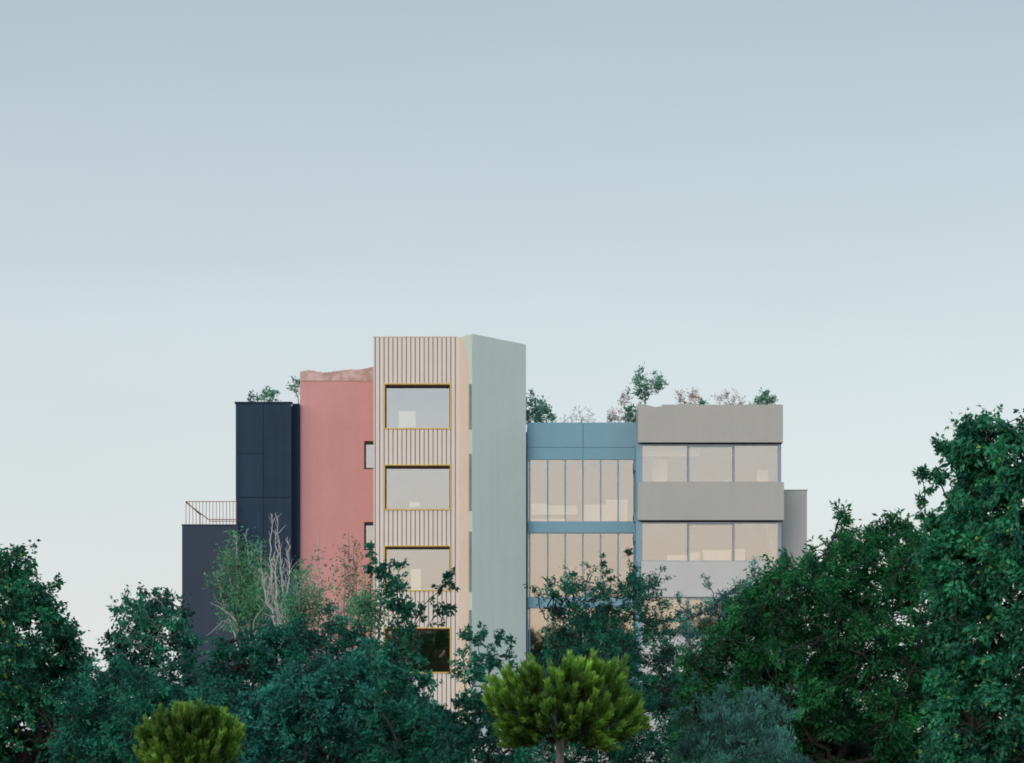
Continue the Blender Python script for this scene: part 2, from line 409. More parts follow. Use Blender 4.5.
# --- ribbed tower
D = DT
x0, x1 = X(373.5,D), X(459,D); zt = Z(337.2,D)
wins = []
for py in (384.5, 465.5, 546.5, 628.5, 710.5):
    wins.append((X(385,D), X(450,D), Z(py+43.5,D), Z(py,D)))
BK = D + .10                                # base wall plane, ribs stand in front of it
a = MB()
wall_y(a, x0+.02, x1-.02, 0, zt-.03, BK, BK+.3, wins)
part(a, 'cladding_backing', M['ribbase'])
a = MB()
C1 = (X(472.3,119.1), 119.1); C2 = (X(526,121.9), 121.9); C0 = (x1, D+.02)
a.box(x0, x0+.25, BK+.3, D+14, 0, zt-.03); a.box(x1-.25, x1-.03, BK+.3, D+14, 0, zt-.03)
a.box(x0+.25, x1-.25, D+3.0, D+14, 0, zt-.03)
zf = [0.0] + [ (wins[i][3] + wins[i-1][2])/2 for i in range(4, 0, -1)] + [zt-.35]
for h in zf: a.box(x0+.25, x1-.25, BK+.3, D+3.0, h, h+.25)
part(a, 'tower_core', M['beige'])
# ribs: one rib every 0.196 m, cut by the windows
a = MB(); pitch = (X(455.3,D)-X(375.2,D))/18; gap = .034
xl = X(375.2,D) - pitch
edges = [x0] + [xl + pitch*(k+1) for k in range(19)] + [x1]
for k in range(len(edges)-1):
    xa, xb = edges[k]+gap/2, edges[k+1]-gap/2
    if k == 0: xa = edges[0]
    if k == len(edges)-2: xb = edges[-1]
    if xb - xa < .02: continue
    segs = [(0, zt)]
    ov = [w for w in wins if xb > w[0] and xa < w[1]]
    if ov:
        # a rib partly over an opening is narrowed to the frame
        w = ov[0]; cuts = sorted([(w_[2]-.0, w_[3]+.0) for w_ in wins])
        segs = []; z = 0
        for c0, c1 in cuts: segs.append((z, c0)); z = c1
        segs.append((z, zt))
        if xa < w[0]: a.box(xa, w[0]-.002, D, BK-.002, 0, zt)
        if xb > w[1]: a.box(w[1]+.002, xb, D, BK-.002, 0, zt)
        xa2, xb2 = max(xa, w[0]), min(xb, w[1])
        for s0, s1 in segs: a.box(xa2, xb2, D, BK-.002, s0, s1)
    else:
        a.box(xa, xb, D, BK-.002, 0, zt)
part(a, 'ribbed_cladding', M['ribs'], 'cream vertical ribbed cladding')
a = MB(); a.box(x0-.02, x1-.04, D-.02, BK+.32, zt+.002, zt+.04); part(a, 'tower_coping', M['ribs'])
inner = {0: [(398.5,415.5,411,427.5)], 1: [(409.5,419.5,502,507)], 2: [(411,421,569,590)], 3: [], 4: []}
for k, (hx0, hx1, hz0, hz1) in enumerate(wins):
    r_ = MB(); room(r_, hx0-.1, hx1+.1, BK+.31, D+2.95, hz0-.25, hz1+.12)
    w = part(r_, 'window', M['room'], 'large gold framed window in the ribbed face')
    f_ = MB(); t_ = .04; yf = D-.05
    f_.box(hx0-t_, hx0, yf, BK+.2, hz0-t_, hz1+t_); f_.box(hx1, hx1+t_, yf, BK+.2, hz0-t_, hz1+t_)
    f_.box(hx0, hx1, yf, BK+.2, hz1, hz1+t_); f_.box(hx0, hx1, yf, BK+.2, hz0-t_, hz0)
    sub(f_, 'frame', M['gold'], w, B)
    f2 = MB(); f2.box(hx0, hx1, D+.02, BK+.19, hz1-.075, hz1-.002); f2.box(hx0, hx0+.045, D+.06, BK+.19, hz0+.002, hz1-.077); f2.box(hx1-.03, hx1, D+.06, BK+.19, hz0+.002, hz1-.077)
    sub(f2, 'reveal', M['bronze'], w, B)
    p_ = MB(); p_.box(hx0+.002, hx1-.002, BK+.205, BK+.22, hz0, hz1); sub(p_, 'pane', M['gl_t'], w, B)
    for (pa, pb, pc, pd) in inner[k]:
        yy = D + .55; q_ = MB(); q_.box(X(pa,yy), X(pb,yy), yy, yy+.05, Z(pd,yy), Z(pc,yy)); sub(q_, 'blind', M['white'], w, B)
    if k == 0:
        yy = D + 1.3; q_ = MB(); q_.box(X(387,yy), X(398,yy), yy, yy+.05, Z(430,yy), Z(386,yy)); sub(q_, 'curtain', M['room'], w, B)

# --- sage tower: a wedge turned towards the left
ztc = Z(333.8, 119.1)
C3 = (C2[0]-.9, 134.0); C4 = (x1+.1, 134.0)
Cw = (C1[0] + (C0[0]-C1[0])*.02, C1[1]+(C0[1]-C1[1])*.02)
a = MB(); a.prism([C0, C1, C2, C3, C4][0:], 0, ztc)
part(a, 'sage_tower', M['sage'], 'pale sage green smooth tower')
# beige painted return with its slanted top edge, 15 mm proud of the sage face
def on_ret(px, py, off=.015):
    # intersect the view column px with the C0-C1 line (design-time placement of a real surface)
    kx = (px-512)/F; dx, dy = C1[0]-C0[0], C1[1]-C0[1]
    t = (kx*C0[1]-C0[0])/(dx-kx*dy); x = C0[0]+dx*t; y = C0[1]+dy*t
    nx, ny = dy, -dx; L = math.hypot(nx, ny); nx, ny = nx/L, ny/L
    if ny > 0: nx, ny = -nx, -ny
    if nx > 0: nx, ny = -nx, -ny
    return (x + nx*off, y + ny*off, Z(py, y))
poly = [(459.3, 337.6), (462.5, 337.4), (465.5, 350), (468.6, 361), (468.6, 799), (459.3, 799)]
fr = [on_ret(*p) for p in poly]; bk = [on_ret(p[0], p[1], .002) for p in poly]
a = MB(); n = len(poly)
a.add([fr[0], fr[1], fr[2], fr[5]], [(0,1,2,3)]); a.add([fr[5], fr[2], fr[3], fr[4]], [(0,1,2,3)])
for i in range(n): a.add([fr[i], fr[(i+1)%n], bk[(i+1)%n], bk[i]], [(3,2,1,0)])
part(a, 'beige_return', M['beige'], 'beige painted return beside the ribs')
for py0, py1 in ((384, 429.5), (454, 511), (531.5, 592), (610, 675)):
    a = MB()
    q = [on_ret(469.3, py1, .02), on_ret(471.9, py1, .02), on_ret(471.9, py0, .02), on_ret(469.3, py0, .02)]
    q2 = [on_ret(469.3, py1, .003), on_ret(471.9, py1, .003), on_ret(471.9, py0, .003), on_ret(469.3, py0, .003)]
    a.add(q + q2, [(0,1,2,3),(0,4,5,1),(1,5,6,2),(2,6,7,3),(3,7,4,0)])
    part(a, 'narrow_window', M['gl_s'], 'narrow dark window on the sage corner')

# --- blue glazed section
D = 122.6
x0, x1 = X(527.2,D), X(637.0,D); zt = Z(422.5,D)
a = MB()
bands = [(422.5, 459.5), (521.5, 533), (597, 608), (671, 683), (746, 758)]
a.box(x0, x1, D+3.2, D+12, 0, zt-.02)
for i, (p0_, p1_) in enumerate(bands): a.box(x0, x1, D+.06, D+3.2, Z(p1_,D)+.02, Z(p0_,D)-.02)
part(a, 'blue_block', M['blue'], 'blue block with full height glazing')
a = MB(); g_ = .010
xm = X(583,D)
for xa, xb in ((x0, xm), (xm, x1)):
    a.box(xa+g_, xb-g_, D-.0, D+.058, Z(447.3,D)+g_, Z(422.5,D)); a.box(xa+g_, xb-g_, D-.0, D+.058, Z(459.5,D), Z(447.3,D)-g_)
part(a, 'blue_parapet', M['blue'])
for p0_, p1_ in bands[1:]:
    a = MB(); a.box(x0+.02, x1, D-.06, D+.058, Z(p1_,D), Z(p0_,D)); part(a, 'blue_spandrel', M['blue'])
mull = [529.7, 547.8, 565.3, 583, 600.8, 618.2, 635.0]
furn = {0: [(531,546.5,503.5,507,.9), (531,577,505.5,514.5,.7), (531,565,519,521,.6), (583,606,504.5,521,.7), (606,627.5,499.5,521,.8)],
        1: [], 2: [], 3: []}
for k in range(4):
    zb, zu = Z(bands[k+1][0],D), Z(bands[k][1],D)
    r_ = MB(); room(r_, x0+.02, x1-.02, D+.165, D+3.15, zb+.02, zu-.02)
    w = part(r_, 'window_band', M['room'], 'tall glazed storey of the blue block')
    f_ = MB()
    for pm in mull:
        xx = X(pm,D); f_.box(xx-.024, xx+.024, D+.0, D+.16, zb+.002, zu-.002)
    xx = X(527.2,D); f_.box(xx, xx+.05, D+.0, D+.16, zb+.002, zu-.002)
    f_.box(x0+.06, X(529.7,D)-.031, D+.03, D+.14, zu-.06, zu-.003)
    sub(f_, 'mullion', M['blue'], w, B)
    for i in range(6):
        p_ = MB(); p_.box(X(mull[i],D)+.031, X(mull[i+1],D)-.031, D+.08, D+.095, zb+.003, zu-.003); sub(p_, 'pane', M['gl_b'], w, B)
    p_ = MB(); p_.box(x0+.051, X(mull[0],D)-.031, D+.08, D+.095, zb+.003, zu-.003); sub(p_, 'pane', M['gl_b'], w, B)
    for (pa, pb, pc, pd, dd) in furn[k]:
        yy = D + .16 + dd*.3; q_ = MB(); q_.box(X(pa,yy), X(pb,yy), yy, yy+.05, max(Z(pd,yy), zb+.03), Z(pc,yy)); sub(q_, 'blind', M['white'], w, B)
a = MB(); a.box(C2[0]+.003, X(526.95,D), 122.0, 122.3, 0, zt-.5); part(a, 'gap_shadow_strip', M['darkfr'])  # dark strip stands in for the shadow between sage tower and blue block

# --- warm grey block
D = 121.0
x0, x1 = X(638.5,D), X(783.3,D)
WD = D + .26
GB = [(404.5, 442.3), (482, 520)]
a = MB()
# top fascia: its top edge dips slightly near the left end
z0_, z1_ = Z(442.3,D), Z(404.8,D)
tp = [(638.0, 403.0), (640, 403.6), (650, 405.6), (655, 407.0), (661.5, 406.2), (662, 404.6), (783, 404.6)]
for (pa, ya), (pb, yb) in zip(tp, tp[1:]):
    v = [(X(pa,D),D,z0_),(X(pb,D),D,z0_),(X(pb,D),D+.35,z0_),(X(pa,D),D+.35,z0_),(X(pa,D),D,Z(ya,D)),(X(pb,D),D,Z(yb,D)),(X(pb,D),D+.35,Z(yb,D)),(X(pa,D),D+.35,Z(ya,D))]
    a.add(v, [(4,5,6,7),(0,1,5,4),(2,3,7,6),(0,3,2,1)])
xa, xb = X(638,D), X(783,D)
a.add([(xa,D+.35,z0_),(xa,D,z0_),(xa,D,Z(403,D)),(xa,D+.35,Z(403,D))], [(0,1,2,3)]); a.add([(xb,D,z0_),(xb,D+.35,z0_),(xb,D+.35,z1_),(xb,D,z1_)], [(0,1,2,3)])
a.box(xa, xa+.35, D+.351, D+12, z0_, z1_); a.box(xb-.35, xb, D+.351, D+12, z0_, z1_)
a.box(xa+.351, xb-.351, D+.352, D+11.9, z0_, z1_-.6)
a.box(X(638,D), X(784,D), D+.0, D+12, Z(520,D), Z(482,D))
part(a, 'grey_fascia', M['grey'], 'warm grey projecting bands')
a = MB()
a.box(X(641,WD), X(780,WD), WD-.1, D+11.8, Z(597,WD), Z(561.5,WD))
a.box(X(641,WD), X(780,WD), WD-.1, D+11.8, Z(675,WD), Z(636,WD))
a.box(X(641,WD), X(780,WD), WD-.1, D+11.8, 0, Z(712,WD))
part(a, 'pale_spandrel', M['pale'], 'paler grey recessed wall band')
a = MB()
a.box(X(641,WD), X(780,WD), D+3.4, D+11.7, .05, Z(442.3,D)-.01)
part(a, 'grey_core', M['greydk'])
storeys = [(443.2, 482), (521, 561.5), (597, 636), (675, 712)]
mul3 = [641.5, 688.2, 733.6, 779.0]
furn = {0: [(652, 667, 459, 482, 3.6), (757, 768, 470, 482, 3.8), (640, 700, 443, 456, 1.8)],
        1: [(667, 688, 555, 561.5, .8), (690, 700, 552, 561.5, .9), (703, 731, 550, 561.5, .9), (734.5, 745, 549, 561.5, .8)], 2: [], 3: []}
for k, (pt, pb) in enumerate(storeys):
    zb, zu = Z(pb,WD)+.004, Z(pt,WD)-.0
    if k < 2: zu = Z(pt, D) - .02; 
    if k == 0: zb = Z(482,D)+.004
    r_ = MB(); room(r_, X(641,WD)+.05, X(780,WD)-.05, WD+.15, D+3.35, zb+.01, zu-.01)
    w = part(r_, 'window_band', M['room'], 'three pane window strip of the grey block')
    f_ = MB()
    for i, pm in enumerate(mul3):
        xx = X(pm,WD); hw = .045 if i in (0,3) else .03
        f_.box(xx-hw, xx+hw, WD-.02, WD+.14, zb, zu)
    f_.box(X(779.0,WD)+.05, X(780.3,WD)+.04, WD-.0, WD+.14, zb, zu)
    for i in range(3):
        xa, xb = X(mul3[i],WD)+.046, X(mul3[i+1],WD)-.046
        f_.box(xa, xb, WD-.01, WD+.12, zb, zb+.035)
        th = .10 if i == 1 else .05
        f_.box(xa, xb, WD-.01, WD+.12, zu-th, zu-.001)
    sub(f_, 'frame', M['alu'], w, B)
    for i in range(3):
        xa, xb = X(mul3[i],WD)+.046, X(mul3[i+1],WD)-.046
        p_ = MB(); p_.box(xa, xb, WD+.05, WD+.065, zb+.036, zu-.051 if i != 1 else zu-.101); sub(p_, 'pane', M['gl_g'], w, B)
    for (pa, pb_, pc, pd, dd) in furn[k]:
        yy = WD + .2 + dd*.4; q_ = MB(); q_.box(X(pa,yy), X(pb_,yy), yy, yy+.05, max(Z(pd,yy), zb+.03), min(Z(pc,yy), zu-.03)); sub(q_, 'blind', M['white'], w, B)
# blue corner post between blue section and grey block
a = MB(); xp0, xp1 = X(636.2, WD), X(640.6, WD)
a.box(xp0, xp1, WD, D+3, 0, Z(442.3,D)-.01)
for pt, pb in ((459.5, 470), (512, 521.5), (533, 541)):
    a.box(X(634.4,121.9), X(636.0,121.9), 121.9, 122.5, Z(pb,121.9), Z(pt,121.9))
part(a, 'blue_corner_post', M['blue'])
# side glazing return on the right end of the grey block
# --- set back grey wing
D = 122.6; a = MB(); a.prism([(X(770,D), D), (X(807,D), D), (X(807,D), D+8), (X(770,D), D+8)], 0, Z(490.5,D))
a.box(X(770,D), X(807,D)+.03, D-.03, D+.2, Z(490.5,D)+.003, Z(489.6,D))
part(a, 'grey_wing', M['greydk'], 'plain warm grey set back wing')

# ------------------------------------------------------------------ pale wall in front of the building
a = MB(); y = 100
a.box(-30, 32, y, y+.25, 0, 3.9)
a.box(-30.05, 32.05, y-.04, y+.29, 3.902, 3.98)
o = a.build('garden_wall', M['wallw']); o['label'] = 'long pale rendered wall glimpsed between trunks below the building'; o['category'] = 'wall'

# ------------------------------------------------------------------ plants
def in_poly(px, py, poly):
    poly = np.asarray(poly, float); n = len(poly); c = np.zeros(len(px), bool); j = n-1
    for i in range(n):
        xi, yi = poly[i]; xj, yj = poly[j]
        cond = ((yi > py) != (yj > py)) & (px < (xj-xi)*(py-yi)/(yj-yi+1e-12)+xi)
        c ^= cond; j = i
    return c
def edge_dist(px, py, poly):
    poly = np.asarray(poly, float); d = np.full(len(px), 1e9); n = len(poly); P_ = np.stack([px, py], 1)
    for i in range(n):
        a, b = poly[i], poly[(i+1) % n]; ab = b-a
        t = np.clip(((P_-a)@ab)/(ab@ab+1e-9), 0, 1)
        d = np.minimum(d, np.linalg.norm(P_-(a+t[:, None]*ab), axis=1))
    return d

def leaves_mesh(pos, dirs, size, width, fold=0.25, wide=0.42):
    """pointed, slightly folded leaf of 6 vertices and 4 triangles-as-quads (2 quads each side of the midrib)"""
    n = len(pos)
    d = dirs/(np.linalg.norm(dirs, axis=1)[:, None]+1e-9)
    r = rng.normal(size=(n, 3)); s = np.cross(d, r); s /= np.linalg.norm(s, axis=1)[:, None]+1e-9
    u = np.cross(s, d)
    L = size[:, None]; W = (size*width)[:, None]
    base = pos; tip = pos + d*L + u*L*(-.12)
    m1 = pos + d*L*wide
    l1 = m1 + s*W*.5 + u*W*fold; r1 = m1 - s*W*.5 + u*W*fold
    V = np.stack([base, r1, tip, l1, m1+u*W*-.02], 1).reshape(-1, 3)
    i = np.arange(n)[:, None]*5
    f = np.concatenate([i+np.array([[0,1,4,4]]), i+np.array([[1,2,4,4]]), i+np.array([[2,3,4,4]]), i+np.array([[3,0,4,4]])], 0)
    # same face order kept per leaf is not needed
    return V, f

def curve(p0, p1, sag=0.0, n=5, jit=0.05):
    p0, p1 = np.asarray(p0, float), np.asarray(p1, float); t = np.linspace(0, 1, n)[:, None]
    L = np.linalg.norm(p1-p0)
    pts = p0 + (p1-p0)*t
    pts += (np.sin(t*np.pi))*np.array([[0, 0, sag*L]])
    pts[1:-1] += rng.normal(size=(n-2, 3))*jit*L
    return pts

def tree(name, label, cat, D, poly, base, leaf_px, leaf_w, n_clump, per_clump, clump_px, lmat, bmat,
         depth=None, trunk_r=0.12, n_limb=12, ground=0.0, group=None, droop=0.35, sprigs=(), limb_r=0.4,
         flat=0.8, twig_r=None, low=0.25, up=0.0, leaf_wide=0.42, size_var=.3, forkfrac=.35, dense_low=0.0):
    """a tree at distance D: crown volume fills the region whose front outline is poly; base = (px) of the trunk"""
    s = D/F
    if ground == 0.0: leaf_px *= .62; per_clump = int(per_clump*2.25)
    poly = np.asarray(poly, float)
    xmin, ymin = poly.min(0); xmax, ymax = poly.max(0)
    root = thing(name, label, cat, (X(base, D), D, ground), group)
    # clump centres
    inset = clump_px*.55
    cx, cy = [], []
    while len(cx) < n_clump:
        px = rng.uniform(xmin, xmax, 4000); py = rng.uniform(ymin, ymax, 4000)
        ok = in_poly(px, py, poly); px, py = px[ok], py[ok]
        ed = edge_dist(px, py, poly); k = ed > inset*rng.uniform(.2, 1.3, len(ed))
        if dense_low: k &= rng.uniform(0, 1, len(ed)) < 1-dense_low + dense_low*(py-ymin)/(ymax-ymin)
        cx += list(px[k]); cy += list(py[k])
    cx = np.array(cx[:n_clump]); cy = np.array(cy[:n_clump])
    ed = edge_dist(cx, cy, poly)
    half = depth if depth else min(xmax-xmin, ymax-ymin)*s*.5
    rr = np.clip(ed/(0.4*min(xmax-xmin, ymax-ymin)), .12, 1)
    dy = rng.uniform(-1, 1, n_clump)*half*np.sqrt(rr)
    cs = np.stack([(cx-512)*s, np.full(n_clump, D)+dy, CH+(HZ-cy)*s], 1)
    # skeleton
    tm = MB()
    bx = X(base, D); zlow = Z(ymax, D); ztop = Z(ymin, D)
    ctr = cs.mean(0)
    fork = np.array([bx + (ctr[0]-bx)*.35, D, max(ground+.15*(zlow-ground), zlow + (ztop-zlow)*low*.6)])
    tp = curve((bx, D, ground-.05), fork, 0, 6, .012)
    tm.tube(tp, np.linspace(trunk_r*1.25, trunk_r*.85, 6), 9)
    nodes = [fork]; nrad = [trunk_r*.85]
    # farthest point sampling
    far = [int(np.argmin(np.linalg.norm(cs-fork, axis=1)))]
    dist = np.linalg.norm(cs-cs[far[0]], axis=1)
    for _ in range(min(n_limb, n_clump)-1):
        k = int(np.argmax(dist)); far.append(k); dist = np.minimum(dist, np.linalg.norm(cs-cs[k], axis=1))
    far.sort(key=lambda k: np.linalg.norm(cs[k]-fork))
    fork_base = fork.copy()
    for k in far:
        e_ = cs[k]; A = np.array(nodes)
        dd = np.linalg.norm(A-e_, axis=1) + 1.2*np.maximum(0, A[:, 2]-e_[2]) + .15*np.arange(len(A))/len(A)
        j = int(np.argmin(dd)); L = np.linalg.norm(e_-A[j])
        r0 = nrad[j]*.72; r1 = max(r0*limb_r, trunk_r*.07)
        pts = curve(A[j], e_, .06, 6, .04)
        rad = np.linspace(r0, r1, 6); tm.tube(pts, rad, 6)
        for q in range(2, 6): nodes.append(pts[q]); nrad.append(rad[q])
    A = np.array(nodes); Rn = np.array(nrad)
    tw = twig_r if twig_r else max(.004, trunk_r*.06)
    LP, LD, LS, LT = [], [], [], []
    lsz = leaf_px*s; cr = clump_px*s
    for c in cs:
        dd = np.linalg.norm(A-c, axis=1) + .6*np.maximum(0, A[:, 2]-c[2]); j = int(np.argmin(dd))
        pts = curve(A[j], c, .05, 5, .05)
        r0 = min(Rn[j]*.6, tw*2.2)
        tm.tube(pts, np.linspace(r0, tw*.7, 5), 4)
        ax = c-A[j]; ax = ax/(np.linalg.norm(ax)+1e-9)
        nt_ = 4
        m = max(3, int(per_clump*rng.uniform(.55, 1.45)))
        sc = cr*rng.uniform(.6, 1.25)
        ends = c + (rng.normal(size=(nt_, 3))*np.array([1, 1, flat])*.55 + ax*.35 + np.array([0,0,up]))*sc
        for e_ in ends: tm.tube(curve(c, e_, 0, 3, .06), [tw*.7, tw*.5, tw*.25], 3)
        w = rng.integers(0, nt_, m); t = rng.uniform(0.1, 1.08, m)[:, None]
        p = c + (ends[w]-c)*t + rng.normal(size=(m, 3))*sc*.17
        out = (ends[w]-c); out /= np.linalg.norm(out, axis=1)[:, None]+1e-9
        d = out*.8 + rng.normal(size=(m, 3))*.55 + np.array([0, 0, -droop+up])
        LP.append(p); LD.append(d); LS.append(lsz*rng.uniform(1-size_var, 1+size_var, m)); LT.append(np.full(m, float(np.clip(rng.normal(1.05, .34), .45, 1.75))))
    for sp in sprigs:
        # an upright shoot: list of (px,py) points, leaves alternate along it in small tufts
        pts3 = np.array([((q[0]-512)*s, D + (q[2] if len(q) > 2 else 0), CH+(HZ-q[1])*s) for q in sp])
        tt = np.linspace(0, 1, 14); seg = np.linspace(0, 1, len(pts3))
        path = np.stack([np.interp(tt, seg, pts3[:, i]) for i in range(3)], 1)
        path[1:-1] += rng.normal(size=(12, 3))*s*.8
        j = int(np.argmin(np.linalg.norm(A-path[0], axis=1)))
        tm.tube(curve(A[j], path[0], .03, 5, .04), np.linspace(tw*2.2, tw*1.8, 5), 4)
        tm.tube(path, np.linspace(tw*1.8, tw*.5, 14), 4)
        L = np.linalg.norm(np.diff(path, axis=0), axis=1).sum()
        ntuft = max(3, int(L/(cr*.55)))
        for q in range(ntuft):
            t = rng.uniform(.12, 1.0); c0 = np.array([np.interp(t, tt, path[:, i]) for i in range(3)])
            e_ = c0 + np.array([rng.normal(), rng.normal(), .5+.5*rng.normal()])*cr*(.75*(1.15-t)+.12)
            tm.tube(curve(c0, e_, 0, 3, .05), [tw*.7, tw*.5, tw*.3], 3)
            m = max(3, int(per_clump*.38*rng.uniform(.5, 1.5)))
            k = rng.uniform(.2, 1.1, m)[:, None]
            LP.append(c0+(e_-c0)*k + rng.normal(size=(m, 3))*cr*.13); LD.append((e_-c0)/(np.linalg.norm(e_-c0)+1e-9)*.7+rng.normal(size=(m, 3))*.6+np.array([0,0,-droop*.6])); LS.append(lsz*rng.uniform(.6, 1.1, m)); LT.append(np.full(m, rng.uniform(.8, 1.3)))
    V, f = leaves_mesh(np.concatenate(LP), np.concatenate(LD), np.concatenate(LS), leaf_w, wide=leaf_wide)
    tm.build('trunk', bmat, root, smooth=True)
    mk('crown', V - np.array(root['_o']), f, lmat, root, tone=np.repeat(np.concatenate(LT), 5))
    return root, cs

def fruits(root, cs, D, n, rpx, m, region=None):
    """small round fruit hung at the front of the crown; each a part of its tree"""
    s = D/F; front = [c for c in cs if c[1] < D and (region is None or region(512+c[0]/c[1]*F, HZ-(c[2]-CH)/c[1]*F))]
    random.Random(3).shuffle(front)
    import bmesh
    bm = bmesh.new(); bmesh.ops.create_icosphere(bm, subdivisions=2, radius=rpx*s)
    for v in bm.verts: v.co.z *= 1.12
    me = bpy.data.meshes.new('fruit'); bm.to_mesh(me); bm.free(); me.materials.append(m)
    for p in me.polygons: p.use_smooth = True
    for c in front[:n]:
        o = bpy.data.objects.new('fruit', me); C.objects.link(o); o.parent = root
        q = c + rng.normal(size=3)*np.array([.12, .05, .12]) + np.array([0, -.14, -.06]) - np.array(root['_o'])
        o.location = q; o.scale = [random.uniform(.75, 1.2)]*3

def pine(name, label, D, poly, base, n_tuft, tuft_px, trunk_r, bare_top, inner=1.0, w_px=5.0, needles=46, lean=0):
    """young umbrella pine: shoots end in upright brushes of needles"""
    s = D/F; poly = np.asarray(poly, float); xmin, ymin = poly.min(0); xmax, ymax = poly.max(0)
    root = thing(name, label, 'pine tree', (X(base, D), D, 0))
    ccx, ccy = (xmin+xmax)/2, ymin+(ymax-ymin)*.62
    tm = MB(); fork = np.array([X(base, D)+lean, D, Z(bare_top, D)])
    tp = curve((X(base, D), D, -.05), fork, 0, 8, .008); tm.tube(tp, np.linspace(trunk_r*1.2, trunk_r*.9, 8), 10)
    half = (xmax-xmin)/2*s
    # shoot bases and tips
    px, py = [], []
    while len(px) < n_tuft:
        a = rng.uniform(xmin, xmax, 4000); b = rng.uniform(ymin, ymax, 4000); ok = in_poly(a, b, poly)
        a, b = a[ok], b[ok]; ed = edge_dist(a, b, poly); k = ed > tuft_px*.15
        px += list(a[k]); py += list(b[k])
    px = np.array(px[:n_tuft]); py = np.array(py[:n_tuft]); ed = edge_dist(px, py, poly)
    u = (px-ccx)/((xmax-xmin)/2)
    rr = np.sqrt(np.clip(1-u**2, .05, 1))
    dy = np.where(rng.uniform(0, 1, n_tuft) < .6, -rng.uniform(.45, 1, n_tuft), rng.uniform(-.5, 1, n_tuft))*half*rr
    # most tips sit near the outside: push front ones forward
    tips = np.stack([(px-512)*s, D+dy, CH+(HZ-py)*s], 1)
    core = fork + np.array([0, 0, (ymax-ymin)*s*.06])
    limbs = []
    nl = 9
    for k in range(nl):
        an = 2*math.pi*k/nl + rng.uniform(-.2, .2); rad = half*rng.uniform(.45, .7)
        rad *= .75; e_ = fork + np.array([math.cos(an)*rad, math.sin(an)*rad, (ymax-ymin)*s*rng.uniform(.12, .35)])
        pts = curve(fork + np.array([0, 0, -.03*k/nl]), e_, -.08, 6, .04); tm.tube(pts, np.linspace(trunk_r*.30, trunk_r*.09, 6), 6); limbs += list(pts[2:])
    for h in np.linspace(.25, .55, 3):
        e_ = fork + np.array([rng.normal()*.1*half, rng.normal()*.1*half, (ymax-ymin)*s*h]); pts = curve(fork, e_, 0, 6, .04); tm.tube(pts, np.linspace(trunk_r*.6, trunk_r*.2, 6), 6); limbs += list(pts[2:])
    A = np.array(limbs)
    VV = {'o': [], 'i': [], 'd': []}; VT = {'o': [], 'i': [], 'd': []}
    nd = 0
    for t_, e_ in zip(tips, ed):
        j = int(np.argmin(np.linalg.norm(A-t_, axis=1)+.8*np.maximum(0, A[:, 2]-t_[2])))
        out = t_-core; out /= np.linalg.norm(out)+1e-9
        ax = out*np.array([.75, .75, .3]) + np.array([0, 0, .9]) + rng.normal(size=3)*.13
        if t_[2] < core[2]: ax = out*1.0 + np.array([0,0,.45]) + rng.normal(size=3)*.2
        ax /= np.linalg.norm(ax)
        Lt = tuft_px*s*rng.uniform(.6, 1.25)
        b0 = t_-ax*Lt*.6
        tm.tube(curve(A[j], b0, -.05, 4, .05), np.linspace(trunk_r*.09, trunk_r*.06, 4), 4)
        tm.tube([b0, t_+ax*Lt*.35], [trunk_r*.07, trunk_r*.04], 4)
        rad3 = np.linalg.norm((t_-core)/np.array([half, half, (ymax-ymin)*s*.6]))
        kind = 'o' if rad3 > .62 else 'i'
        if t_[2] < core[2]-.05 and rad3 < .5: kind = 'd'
        m = int(needles*rng.uniform(.8, 1.2))
        tt = rng.uniform(0, 1, m)[:, None]
        p = b0 + ax*Lt*tt*.95
        q = rng.normal(size=(m, 3)); q -= (q@ax)[:, None]*ax; q /= np.linalg.norm(q, axis=1)[:, None]+1e-9
        open_ = rng.uniform(.35, .85, m)[:, None]*(1.1-.5*tt)
        d = ax*1.0 + q*open_; d /= np.linalg.norm(d, axis=1)[:, None]
        ln = w_px*s*rng.uniform(1.3, 2.3, m)[:, None]
        side = np.cross(d, rng.normal(size=(m, 3))); side /= np.linalg.norm(side, axis=1)[:, None]+1e-9
        wd = .0062*rng.uniform(.7, 1.2, m)[:, None]*(D/30)
        tip = p+d*ln; mid = p+d*ln*.5
        VV[kind].append(np.stack([p, mid+side*wd, tip, mid-side*wd], 1).reshape(-1, 3))
        VT[kind].append(np.repeat(rng.uniform(.55, 1.35)*(.45+.85*tt[:, 0]), 4))
    tm.build('trunk', M['barkpn'], root, smooth=True)
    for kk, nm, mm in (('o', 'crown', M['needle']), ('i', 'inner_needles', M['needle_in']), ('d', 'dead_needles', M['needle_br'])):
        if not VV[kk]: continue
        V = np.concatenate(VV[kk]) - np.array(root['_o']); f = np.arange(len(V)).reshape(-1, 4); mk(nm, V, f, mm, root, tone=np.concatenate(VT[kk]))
    return root

